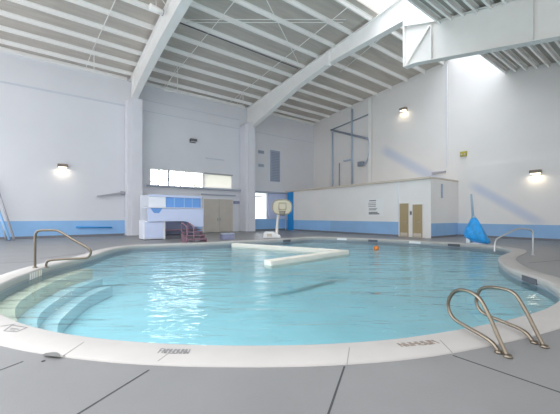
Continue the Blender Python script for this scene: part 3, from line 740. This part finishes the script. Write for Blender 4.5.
# draped cover lofted from cross sections
secs = [(472.2, 474.8, 217.0, .16), (470.5, 477.5, 221.5, .28), (468.0, 480.0, 226.0, .38), (465.8, 482.6, 230.5, .46), (465.3, 485.2, 235.0, .50), (466.4, 487.4, 239.0, .48), (472.0, 489.2, 241.6, .42), (478.5, 489.0, 243.4, .36)]
bm = bmesh.new(); rg = []; N = 28
for j, (l, r, py, dp) in enumerate(secs):
    cx, hw = (l + r) / 2, (r - l) / 2; ringv = []
    for i in range(N):
        an = 2 * math.pi * i / N
        fold = 1 + .10 * math.sin(5 * an + j * .5) * min(1, j / 3) + .05 * math.sin(9 * an)
        ringv.append(bm.verts.new(lpt(cx + hw * math.cos(an) * (.95 + .05 * fold), py + .5 * math.sin(3 * an + j), dp * math.sin(an) * fold)))
    rg.append(ringv)
for a_, b_ in zip(rg, rg[1:]):
    for i in range(N):
        f = bm.faces.new((a_[i], a_[(i+1) % N], b_[(i+1) % N], b_[i])); f.smooth = True
bm.faces.new(rg[0]); bm.faces.new(rg[-1][::-1])
cv = obj('cover', bm, M['cover'], t)
ss = cv.modifiers.new('subsurf', 'SUBSURF'); ss.levels = 1; ss.render_levels = 1
bm = bmesh.new(); bm_tube(bm, [lpt(473.2, 218), lpt(471.2, 194)], .065, 10, True, .045); obj('mast', bm, M['mast'], t)
bm = bmesh.new(); bm_tube(bm, [lpt(472.2, 216.8), lpt(474.8, 217.2)], .08, 10); obj('cover_tie', bm, M['pipe_blue'], t)
bm = bmesh.new()
q = lpt(468.2, 239)
bm_tube(bm, [(q.x, q.y, .0), (q.x, q.y, .45)], .09, 10); obj('support_post', bm, M['white'], t)
q = lpt(476, 240)
bm = bmesh.new(); bm_lathe(bm, [(.40, 0), (.40, .04), (.14, .06), (.12, .30)], (q.x, q.y, 0.0), 20); obj('base_plate', bm, M['white'], t)
# ------------------------------------------------------------------ handrails
def rail_thing(name, label, pts, r, m, anchors, mesh_per=7, base_z=0.0, group=None):
    t = thing(name, (anchors[0].x, anchors[0].y, base_z), label, 'handrail', group)
    tube('rail_tube', catmull(pts, mesh_per), r, m, t, 12)
    for a in anchors:
        bm = bmesh.new(); bm_lathe(bm, [(r * 2.0, 0), (r * 2.0, .012), (r * 1.3, .03)], (a.x, a.y, base_z + .001), 18); obj('escutcheon', bm, m, t)
    return t
# left rail: frontal plane through its post
b0 = FL(35, 267.8, .02); dL = b0.x * CA + b0.y * SA
def lr(px, py): return ATD(px, py, dL)
pts = [lr(35, 268), lr(35, 250), lr(35.2, 237), lr(36.5, 232.5), lr(40, 230.6), lr(48, 230.3), lr(56, 230.5), lr(61, 232.4), lr(72, 239), lr(85, 246.2), lr(89.5, 249.5), lr(90.8, 253), lr(89, 256.3), lr(85, 258), lr(70, 258.8), lr(54, 259.8), lr(48, 261.2), lr(46.3, 264), lr(46.3, 268)]
rail_thing('pool_handrail', 'bronze-toned tubular handrail over the left edge of the pool', pts, .03, M['chrome'], [Vector((b0.x, b0.y, 0)), lr(46.3, 268)], base_z=.02)
# right rail
b1 = FL(532.8, 255.3); dR = b1.x * CA + b1.y * SA
def rr(px, py, dd=0): return ATD(px, py, dR + dd)
end = FL(493, 250.5, .02)
pts = [rr(532.8, 255.3), rr(532.8, 242), rr(532.7, 233.5), rr(531.6, 230.6), rr(528.5, 229.3), rr(521, 228.6), rr(516, 229.4, -.05), rr(508, 233, -.12), rr(500, 237, -.2), rr(496.5, 239.3, -.25), rr(494.8, 243, -.3), rr(494.3, 252, -.35)]
rail_thing('pool_handrail', 'slender pale tubular handrail at the steps on the right of the pool', pts, .026, M['chrome_pale'], [Vector((b1.x, b1.y, 0))])
# near grab rails: plane perpendicular to the edge
def grab(P0, n, px_pts, label):
    n = Vector(n).normalized(); out = []
    for px, py in px_pts:
        a, b = ray(px)                       # solve d*(a,b) = P0 + s*n
        det = a * (-n.y) + b * n.x
        d_ = (P0.x * (-n.y) + P0.y * n.x) / det
        out.append(Vector((a * d_, b * d_, CH + (HY - py) * d_ / F)))
    return out
NG = (.42, .91, 0)
P1 = FL(508, 357.3)
g1 = grab(P1, NG, [(508, 357.3), (502, 345), (491, 320), (483, 304), (478, 297), (470, 292), (460, 290), (452.5, 293.5), (448.3, 302), (449.3, 311), (455, 319.5), (468, 327.5), (482, 335.5), (491.5, 342), (496, 347.5), (499, 353.8)], '')
P2 = FL(544.5, 347.3)
g2 = grab(P2, NG, [(544.5, 347.3), (539, 337), (528, 315), (520, 301), (514.5, 293.8), (506, 289.5), (490, 287.2), (480.5, 289.5), (476.6, 298), (477.5, 306), (484, 313.5), (500, 320.5), (517, 327.5), (526, 333), (531, 339), (534.5, 345.8)], '')
for gpts, P0, lab in ((g1, P1, 'left one of the two looped bronze-toned grab rails in the front right corner'), (g2, P2, 'right one of the two looped bronze-toned grab rails in the front right corner')):
    gpts[0].z = .0; gpts[-1].z = .0
    rail_thing('grab_rail', lab, gpts, .021, M['chrome'], [gpts[0], gpts[-1]], group='looped grab rails by the near pool edge')
# ------------------------------------------------------------------ pool divider (angled boom at the water line)
A0, A1, B1 = FL(238, 242.8), FL(343, 249.4), FL(267.5, 259.3)
def beam(bm, p, q, w, z0, z1):
    p, q = Vector((p.x, p.y, 0)), Vector((q.x, q.y, 0)); tt = (q - p).normalized(); s = Vector((-tt.y, tt.x, 0)) * w / 2
    bm_prism(bm, [p - s + Vector((0,0,z0)), p + s + Vector((0,0,z0)), q + s + Vector((0,0,z0)), q - s + Vector((0,0,z0))], (0, 0, z1 - z0))
t = thing('pool_divider', (A1.x, A1.y, -.30), 'cream V-shaped floating divider reaching from the far edge into the pool', 'divider')
td = (A1 - A0).normalized()
bm = bmesh.new(); beam(bm, A0 - td * .3, A1 - td * .02, .36, -.30, -.03); obj('long_arm', bm, M['boom'], t, .03)
bm = bmesh.new(); beam(bm, A1 + (A1 - B1).normalized() * .2, B1, .36, -.30, -.03); obj('front_arm', bm, M['boom'], t, .03)
# ------------------------------------------------------------------ floating ball
c = FL(376.3, 248.2, WZ + .05)
t = thing('basketball', c, 'orange ball floating in the far right part of the pool', 'ball')
bm = bmesh.new(); bmesh.ops.create_uvsphere(bm, u_segments=24, v_segments=16, radius=.125, matrix=Matrix.Translation(c))
for f in bm.faces: f.smooth = True
obj('ball_body', bm, M['orange'], t)
bm = bmesh.new()
for rot in (Matrix.Rotation(.4, 3, 'X'), Matrix.Rotation(1.57, 3, 'X'), Matrix.Rotation(1.57, 3, 'Y')):
    bm_tube(bm, [c + rot @ Vector((.125 * math.cos(2*math.pi*i/28), .125 * math.sin(2*math.pi*i/28), 0)) for i in range(29)], .004, 5, False)
obj('ball_seam', bm, M['black'], t)
# ------------------------------------------------------------------ skimmers and marker tiles
def edge_frame(px, py):
    p = FL(px, py); i = near_index(p); n_ = len(inner)
    tt = (inner[(i+1) % n_] - inner[i-1]).normalized(); nn = Vector((-tt.y, tt.x, 0)); return inner[i].copy(), tt, nn   # nn points to the water
def face_box(name, px, py, w, z0, z1, m, parent=None, thick=.03):
    p, tt, nn = edge_frame(px, py); bm = bmesh.new(); s = tt * w / 2
    base = [p - s + nn * (-.02), p + s + nn * (-.02), p + s + nn * thick, p - s + nn * thick]
    bm_prism(bm, [Vector((v.x, v.y, z0)) for v in base], (0, 0, z1 - z0)); return obj(name, bm, m, parent), p
for px, py, lab in ((297, 240, 'dark skimmer slot in the far coping right of the hoop'), (365, 240.5, 'dark skimmer slot in the far coping left of the floating ball'), (453, 244, 'dark skimmer slot in the far coping left of the blue covered lift'), (519, 275.5, 'dark skimmer slot in the curved coping at the right of the pool')):
    o, p = face_box('pool_skimmer', px, py, .55, -.16, -.03, M['darkbox']); tag(o, lab, 'skimmer')
for px, py, lab in ((332, 240, 'pale marker tile on the far coping below the rules notice wall'), (407, 242.5, 'pale marker tile on the far coping before the tan doors')):
    o, p = face_box('marker_tile', px, py, .6, -.13, -.01, M['white']); tag(o, lab, 'marker tile')
# strokes of worn lettering on the coping (illegible in the photo)
def stroke_marker(name, label, quad, strokes, m, z=.022, plate=None):
    """quad: 4 photo corners near-left, near-right, far-right, far-left; strokes in unit square"""
    Q = [FL(x, y, z) for x, y in quad]; ctr = sum(Q, Vector()) / 4
    t = thing(name, (ctr.x, ctr.y, .02), label, 'depth marker')
    def uv(u, v): return Q[0].lerp(Q[1], u).lerp(Q[3].lerp(Q[2], u), v)
    if plate:
        bm = bmesh.new(); bm_prism(bm, [q - Vector((0,0,.002)) for q in Q], (0, 0, .002)); obj('marker_plate', bm, plate, t)
    bm = bmesh.new()
    for (u0, v0), (u1, v1), w in strokes:
        a, b = uv(u0, v0), uv(u1, v1); tt = (b - a).normalized(); s = Vector((-tt.y, tt.x, 0)) * w / 2
        bm_prism(bm, [a - s, a + s, b + s, b - s], (0, 0, .002))
    obj('worn_lettering', bm, m, t)
    return t
def letters(n, seed):
    rnd = random.Random(seed); out = []
    for i in range(n):
        u = i / n + .02; w = .7 / n
        out.append(((u, .05), (u, .95), .012))
        k = rnd.random()
        if k < .6: out.append(((u, .95 if k < .3 else .05), (u + w, .95 if k < .3 else .05), .012))
        out.append(((u, rnd.choice((.5, .95))), (u + w, rnd.choice((.05, .5))), .012))
        if k > .4: out.append(((u + w, .05), (u + w, .95), .012))
    return out
stroke_marker('depth_marker', 'worn dark lettering on the near coping left of centre', [(157, 353.2), (188, 354), (191, 349.2), (161, 348.4)], letters(8, 3), M['ink_soft'])
stroke_marker('depth_marker', 'worn brown lettering on the near coping left of the grab rails', [(402, 347.2), (441, 343.4), (432, 339.6), (396, 343.2)], letters(6, 5), M['ink_brown'])
stroke_marker('depth_marker', 'worn framed marker tile on the coping at the left edge of the photo', [(4, 330.8), (16, 331.8), (27, 327.6), (12, 325)], [((0,0),(1,0),.014), ((1,0),(1,1),.014), ((1,1),(0,1),.014), ((0,1),(0,0),.014), ((.2,.5),(.8,.5),.02), ((.3,.25),(.7,.25),.014), ((-.6,.55),(.1,1.25),.016)], M['ink_soft'])
p, tt, nn = edge_frame(47, 270.5)
t = thing('depth_marker', p, 'upright white strokes marking the coping face under the left handrail', 'depth marker')
bm = bmesh.new(); bm2 = bmesh.new()
def facebox(bm, s0, s1, z0, z1, th):
    base = [p + tt * s0 + nn * .0, p + tt * s1 + nn * .0, p + tt * s1 + nn * th, p + tt * s0 + nn * th]
    bm_prism(bm, [Vector((v.x, v.y, z0)) for v in base], (0, 0, z1 - z0))
facebox(bm, -.32, .32, -.185, -.02, .012); obj('marker_plate', bm, M['ledge'], t)
bm2.free()
for s in (-.30, -.20, -.06, .06, .16, .27):
    bm2 = bmesh.new(); facebox(bm2, s - .018, s + .018, -.18, -.03, .02); obj('upright_stroke', bm2, M['white'], t)
# ------------------------------------------------------------------ left wall odds and ends
def leaner(px0, py0, px1, py1, m, label, r=.03):
    b = FL(px1, py1); top = ONY(px0, py0, YW - .1)
    # lean: foot on the deck, top touching the wall
    return tag(tube('leaning_pole', [Vector((b.x, b.y, .03)), top], r, m, None, 8), label, 'pole', None)
leaner(-6, 178, 14.3, 240.6, M['greybox'], 'outermost grey pole leaning on the left wall at the photo edge', .06)
leaner(-4, 196, 6.3, 240.8, M['chrome_pale'], 'pale pole leaning on the left wall, nearest the photo edge', .045)
leaner(-9, 190, 9.6, 240.7, M['blue_band'], 'blue pole leaning on the left wall between two grey ones', .07)
a, b = ONY(76, 227, YW - .1), ONY(112, 227.4, YW - .1)
t = thing('wall_rail', ((a.x + b.x) / 2, YW, a.z), 'dark blue rail mounted low on the blue dado of the left wall', 'rail')
tube('rail_bar', [Vector((a.x, YW - .12, a.z)), Vector((b.x, YW - .12, b.z))], .05, M['blue_strong'], t)
for s in (.1, .9):
    q = a.lerp(b, s); tube('rail_bracket', [Vector((q.x, YW - .12, q.z)), Vector((q.x, YW - .015, q.z))], .03, M['blue_strong'], t, 8)
a, b = ONY(97, 196.2, YW - .2), ONY(125.5, 192.6, YW - .2)
t = thing('wall_bar', ((a.x + b.x) / 2, YW, a.z), 'thin grey slanted bar standing in for a lamp shadow on the left wall beside the left boxed column', 'shadow bar')
bm = bmesh.new(); bm_prism(bm, [Vector((a.x, YW - .3, a.z - .04)), Vector((b.x, YW - .3, b.z - .07)), Vector((b.x, YW - .3, b.z + .07)), Vector((a.x, YW - .3, a.z + .03))], (0, .22, 0)); obj('arm', bm, M['greybox'], t)  # solid grey bar added where a lamp shadow smears the wall
box('mount', (b.x - .3, YW - .1, b.z - .15), (b.x - .1, YW, b.z + .1), M['greybox'], t)
a, b = ONY(206, 158, YW), ONY(224, 158, YW)
tag(box('wall_track', (a.x, YW - .06, a.z - .04), (b.x, YW, a.z + .04), M['seam']), 'short thin grey bar on the left wall above the blanked-off window', 'bar')
a = ONY(237, 202.5, 23.38)
tag(box('switch_box', (a.x - .35, 23.26, a.z - .12), (a.x + .2, 23.38, a.z + .12), M['violet'], None, .02), 'small dark violet box on the face of the right boxed column', 'box')
# ------------------------------------------------------------------ outside the window
o = box('lawn', (-5, YW + .4, -.2), (30, 60, -.05), M['lawn']); struct(o, 'sunlit grass outside the left wall window', 'ground')
for k, (px, dist, hgt, rad) in enumerate(((158, 33, 6.2, 1.6), (180, 34, 6.6, 1.7), (196, 32, 5.2, 1.2))):
    a_, b_ = ray(px); dd = dist / b_; c = Vector((a_ * dd, dist, 0))
    t = thing('garden_tree', (c.x, c.y, -.05), ('leftmost', 'middle', 'right, lower')[k] + ' pale sunlit tree outside the high window', 'tree', 'trees outside the window')
    bm = bmesh.new(); bm_tube(bm, [(c.x, c.y, -.06), (c.x + .1, c.y, hgt * .5), (c.x, c.y, hgt - .8)], .14, 8, True, .06); obj('trunk', bm, M['bark'], t)
    bm = bmesh.new(); rnd = random.Random(k)
    for i in range(300):
        v = Vector((rnd.gauss(0, 1), rnd.gauss(0, 1), rnd.gauss(0, 1))).normalized() * rad * rnd.random() ** .4
        v.z *= .75; q = c + v + Vector((0, 0, hgt - .9)); s = rnd.uniform(.07, .16)
        n1 = Vector((rnd.gauss(0, 1), rnd.gauss(0, 1), rnd.gauss(0, 1))).normalized(); n2 = n1.orthogonal().normalized(); n3 = n1.cross(n2)
        bm.faces.new([bm.verts.new(q + n2 * s), bm.verts.new(q + n3 * s * .5), bm.verts.new(q - n2 * s), bm.verts.new(q - n3 * s * .5)])
    obj('foliage', bm, M['leaf'], t)
# ------------------------------------------------------------------ daylight, camera, view
w = bpy.data.worlds.new('daylight'); sc.world = w; w.use_nodes = True
bg = w.node_tree.nodes['Background']; bg.inputs[0].default_value = (.93, .96, 1, 1); bg.inputs[1].default_value = 1.0
wn = w.node_tree                                  # sky boosted low on the left wall side to whiten water reflections
tc = wn.nodes.new('ShaderNodeTexCoord'); sx_ = wn.nodes.new('ShaderNodeSeparateXYZ'); wn.links.new(tc.outputs['Generated'], sx_.inputs[0])
mr = wn.nodes.new('ShaderNodeMapRange'); mr.interpolation_type = 'SMOOTHSTEP'
mr.inputs['From Min'].default_value = .55; mr.inputs['From Max'].default_value = .9; mr.inputs['To Min'].default_value = 1.0; mr.inputs['To Max'].default_value = 7.0
wn.links.new(sx_.outputs['Y'], mr.inputs['Value'])
mz = wn.nodes.new('ShaderNodeMapRange'); mz.interpolation_type = 'SMOOTHSTEP'   # overhead sky boost added to brighten the far deck
mz.inputs['From Min'].default_value = .45; mz.inputs['From Max'].default_value = .75; mz.inputs['To Min'].default_value = 0.0; mz.inputs['To Max'].default_value = 2.2
wn.links.new(sx_.outputs['Z'], mz.inputs['Value'])
ad = wn.nodes.new('ShaderNodeMath'); wn.links.new(mr.outputs[0], ad.inputs[0]); wn.links.new(mz.outputs[0], ad.inputs[1])
wn.links.new(ad.outputs[0], bg.inputs[1])
cam = bpy.data.cameras.new('camera'); co = bpy.data.objects.new('camera', cam); COL.objects.link(co)
co.location = (0, 0, CH); co.rotation_euler = (math.radians(90), 0, math.radians(53.35 - 90))
cam.sensor_width = 36; cam.sensor_fit = 'HORIZONTAL'; cam.lens = 36 * F / 560; cam.shift_y = (HY - 207) / 560
cam.clip_start = .05; cam.clip_end = 300
sc.camera = co
vs = sc.view_settings; vs.view_transform = 'Standard'; vs.look = 'None'; vs.gamma = 1; vs.use_curve_mapping = False; vs.exposure = 0.78
